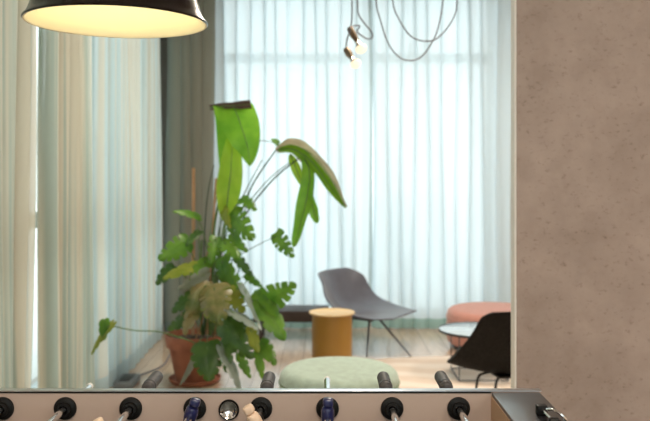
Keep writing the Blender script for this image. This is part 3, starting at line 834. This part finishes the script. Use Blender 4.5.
mon((226, 326, 5.3), (252, 358, 5.2), 36, 'leafdark', .2, 5, .45, .2, .2, (212, 338, 5.6))
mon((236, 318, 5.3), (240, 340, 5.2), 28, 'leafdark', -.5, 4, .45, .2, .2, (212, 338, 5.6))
mon((250, 330, 5.25), (258, 352, 5.18), 20, 'leafyellow', .3, 3, .3, .2, .2, (216, 338, 5.58))
mon((262, 343, 5.3), (275, 364, 5.22), 22, 'leaf', -.3, 4, .4, .25, .2, (220, 342, 5.55), 'stem', .003)
mon((258, 352, 5.25), (263, 380, 5.2), 15, 'leaf', .3, 3, .3, .2, .2, (222, 345, 5.5), 'stem', .003)
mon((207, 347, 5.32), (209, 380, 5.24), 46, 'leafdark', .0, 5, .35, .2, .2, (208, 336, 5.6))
mon((198, 352, 5.35), (180, 386, 5.3), 15, 'leafsheen', -1.0, 1, .1, .1, .15, (203, 338, 5.6))
mon((224, 352, 5.25), (241, 392, 5.15), 22, 'leafsheen', -.95, 3, .3, .1, .15, (214, 340, 5.58))
mon((222, 262, 5.5), (232, 292, 5.42), 28, 'leaf', .4, 5, .5, .2, .2, (212, 320, 5.64))
mon((216, 240, 5.52), (211, 264, 5.45), 20, 'leaf', -.4, 5, .5, .2, .2, (210, 320, 5.66))
mon((206, 298, 5.45), (214, 322, 5.36), 26, 'leafyellow', .1, 4, .4, .2, .2, (206, 330, 5.64))
mon((228, 290, 5.4), (244, 312, 5.3), 24, 'leafyellow', -.2, 4, .45, .2, .2, (212, 330, 5.62))
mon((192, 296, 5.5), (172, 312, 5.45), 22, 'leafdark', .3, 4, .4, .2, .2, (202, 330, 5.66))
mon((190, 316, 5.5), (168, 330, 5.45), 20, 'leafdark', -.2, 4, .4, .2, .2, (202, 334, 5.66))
mon((226, 176, 5.7), (214, 196, 5.66), 12, 'leaf', .4, 3, .3, .2, .2, (214, 300, 5.7))
for b_, t_, w_, m_, r_ in [((206, 262, 5.5), (190, 282, 5.42), 22, 'leaf', .3), ((226, 272, 5.48), (246, 300, 5.38), 26, 'leaf', .3),
                          ((196, 306, 5.46), (184, 334, 5.36), 22, 'leafolive', .2), ((232, 236, 5.54), (247, 252, 5.46), 16, 'leaf', .3),
                          ((228, 340, 5.3), (226, 372, 5.2), 24, 'leafdark', .3), ((240, 356, 5.25), (250, 378, 5.2), 16, 'leaf', .3),
                          ((222, 205, 5.6), (230, 228, 5.5), 15, 'leafyellow', .3), ((198, 232, 5.6), (186, 246, 5.5), 13, 'leafdark', .3)]:
    mon(b_, t_, w_, m_, r_, 4, .4, .2, .2, (208, 325, 5.64), 'stem', .003)
mon((110, 326, 4.9), (91, 354, 4.86), 20, 'leafyellow', .9, 4, .35, .15, .25, (212, 352, 5.45), 'stem', .0045,
    via=[(190, 341, 5.3), (160, 332, 5.15), (135, 330.5, 5.0)])
mon((104, 322, 4.92), (104, 340, 4.86), 17, 'leaf', .2, 3, .3, .15, .2)
mon((278, 143, 5.56), (271, 139, 5.54), 9, 'leaf', .3, 3, .3, .1, .2, (232, 150, 5.66), 'stemdark', .003)
# bare petioles, canes and roots
def part_tube(name, pts, r, mt, r2=None, sm=6):
    bm = bmesh.new(); add_tube(bm, [P3(q) for q in pts], r, 8, sm, r2); return obj(name, bm, M[mt], plant)
part_tube('stake', [(193, 335, 5.70), (193.5, 168, 5.70)], .012, 'stake', None, 0)
part_tube('stake', [(207, 335, 5.62), (216, 178, 5.66)], .008, 'stake', None, 0)
part_tube('stem', [(210, 335), (220, 260), (234, 215), (246, 190), (262, 160)], .005, 'stemdark', .003)
part_tube('stem', [(214, 335), (230, 255), (243, 213), (268, 180), (296, 158)], .005, 'stemdark', .003)
part_tube('stem', [(206, 335), (204, 260), (207, 200), (214, 165)], .007, 'stemdark', .004)
part_tube('stem', [(210, 335, 5.64), (213, 270, 5.6), (214, 230, 5.6), (220, 195, 5.62)], .012, 'stem', .007)
part_tube('stem', [(203, 335, 5.66), (199, 290, 5.62), (202, 240, 5.64)], .011, 'stem', .007)
part_tube('stem', [(198, 332), (190, 300), (184, 262)], .0045, 'stemdark', .003)
part_tube('stem', [(204, 334), (208, 250), (218, 190)], .0045, 'stem', .003)
part_tube('stem', [(212, 334), (222, 300), (226, 262)], .0045, 'stemdark', .003)
part_tube('stem', [(208, 336), (200, 270), (198, 215)], .0045, 'stem', .003)
part_tube('stem', [(214, 336), (226, 300), (240, 268)], .0045, 'stemdark', .003)
part_tube('stem', [(216, 336), (236, 300), (252, 270)], .0045, 'stem', .003)
part_tube('stem', [(210, 334), (216, 250), (226, 205)], .0045, 'stemdark', .003)
part_tube('aerial_root', [(200, 335, 5.5), (190, 300, 5.5), (205, 260, 5.56), (212, 235, 5.58)], .006, 'root', .004)
part_tube('aerial_root', [(214, 338, 5.5), (218, 300, 5.48), (208, 270, 5.54), (216, 240, 5.6)], .005, 'root', .004)
part_tube('aerial_root', [(186, 336, 5.55), (182, 310, 5.52), (196, 285, 5.55)], .005, 'root', .003)
part_tube('aerial_root', [(222, 338, 5.5), (226, 318, 5.45), (218, 296, 5.5)], .005, 'root', .003)
part_tube('aerial_root', [(196, 338, 5.5), (204, 310, 5.48), (196, 290, 5.52)], .005, 'root', .003)

for o in S.objects:
    if o.parent is None and o.name.split('.')[0] in ('green_pouf', 'lounge_chair', 'side_table', 'coffee_table'): o.location.z += .0065

# ------------------------------------------------------------------ light
w = bpy.data.worlds.new('sky'); S.world = w; w.use_nodes = True
bg = w.node_tree.nodes['Background']; bg.inputs['Color'].default_value = (.90, .97, 1.0, 1); bg.inputs['Strength'].default_value = 1.18

def light(name, kind, loc, energy, col, size=.5, rot=(0, 0, 0), **k):
    d = bpy.data.lights.new(name, kind); d.energy = energy; d.color = col
    if kind == 'AREA': d.size = size
    else: d.shadow_soft_size = size
    for a, b in k.items(): setattr(d, a, b)
    o = bpy.data.objects.new(name, d); COL.objects.link(o); o.location = loc; o.rotation_euler = rot
    return o
for x, y in ((.2, .2), (2.6, .2), (.4, 5.4), (2.6, 4.6), (.3, -2.2)):  # unseen warm area lights added near the ceiling to brighten the room
    light('added_fill_light', 'AREA', (x, y, ZC-.03), 32 if y > 4 else 20, (1, .86, .70), .7)
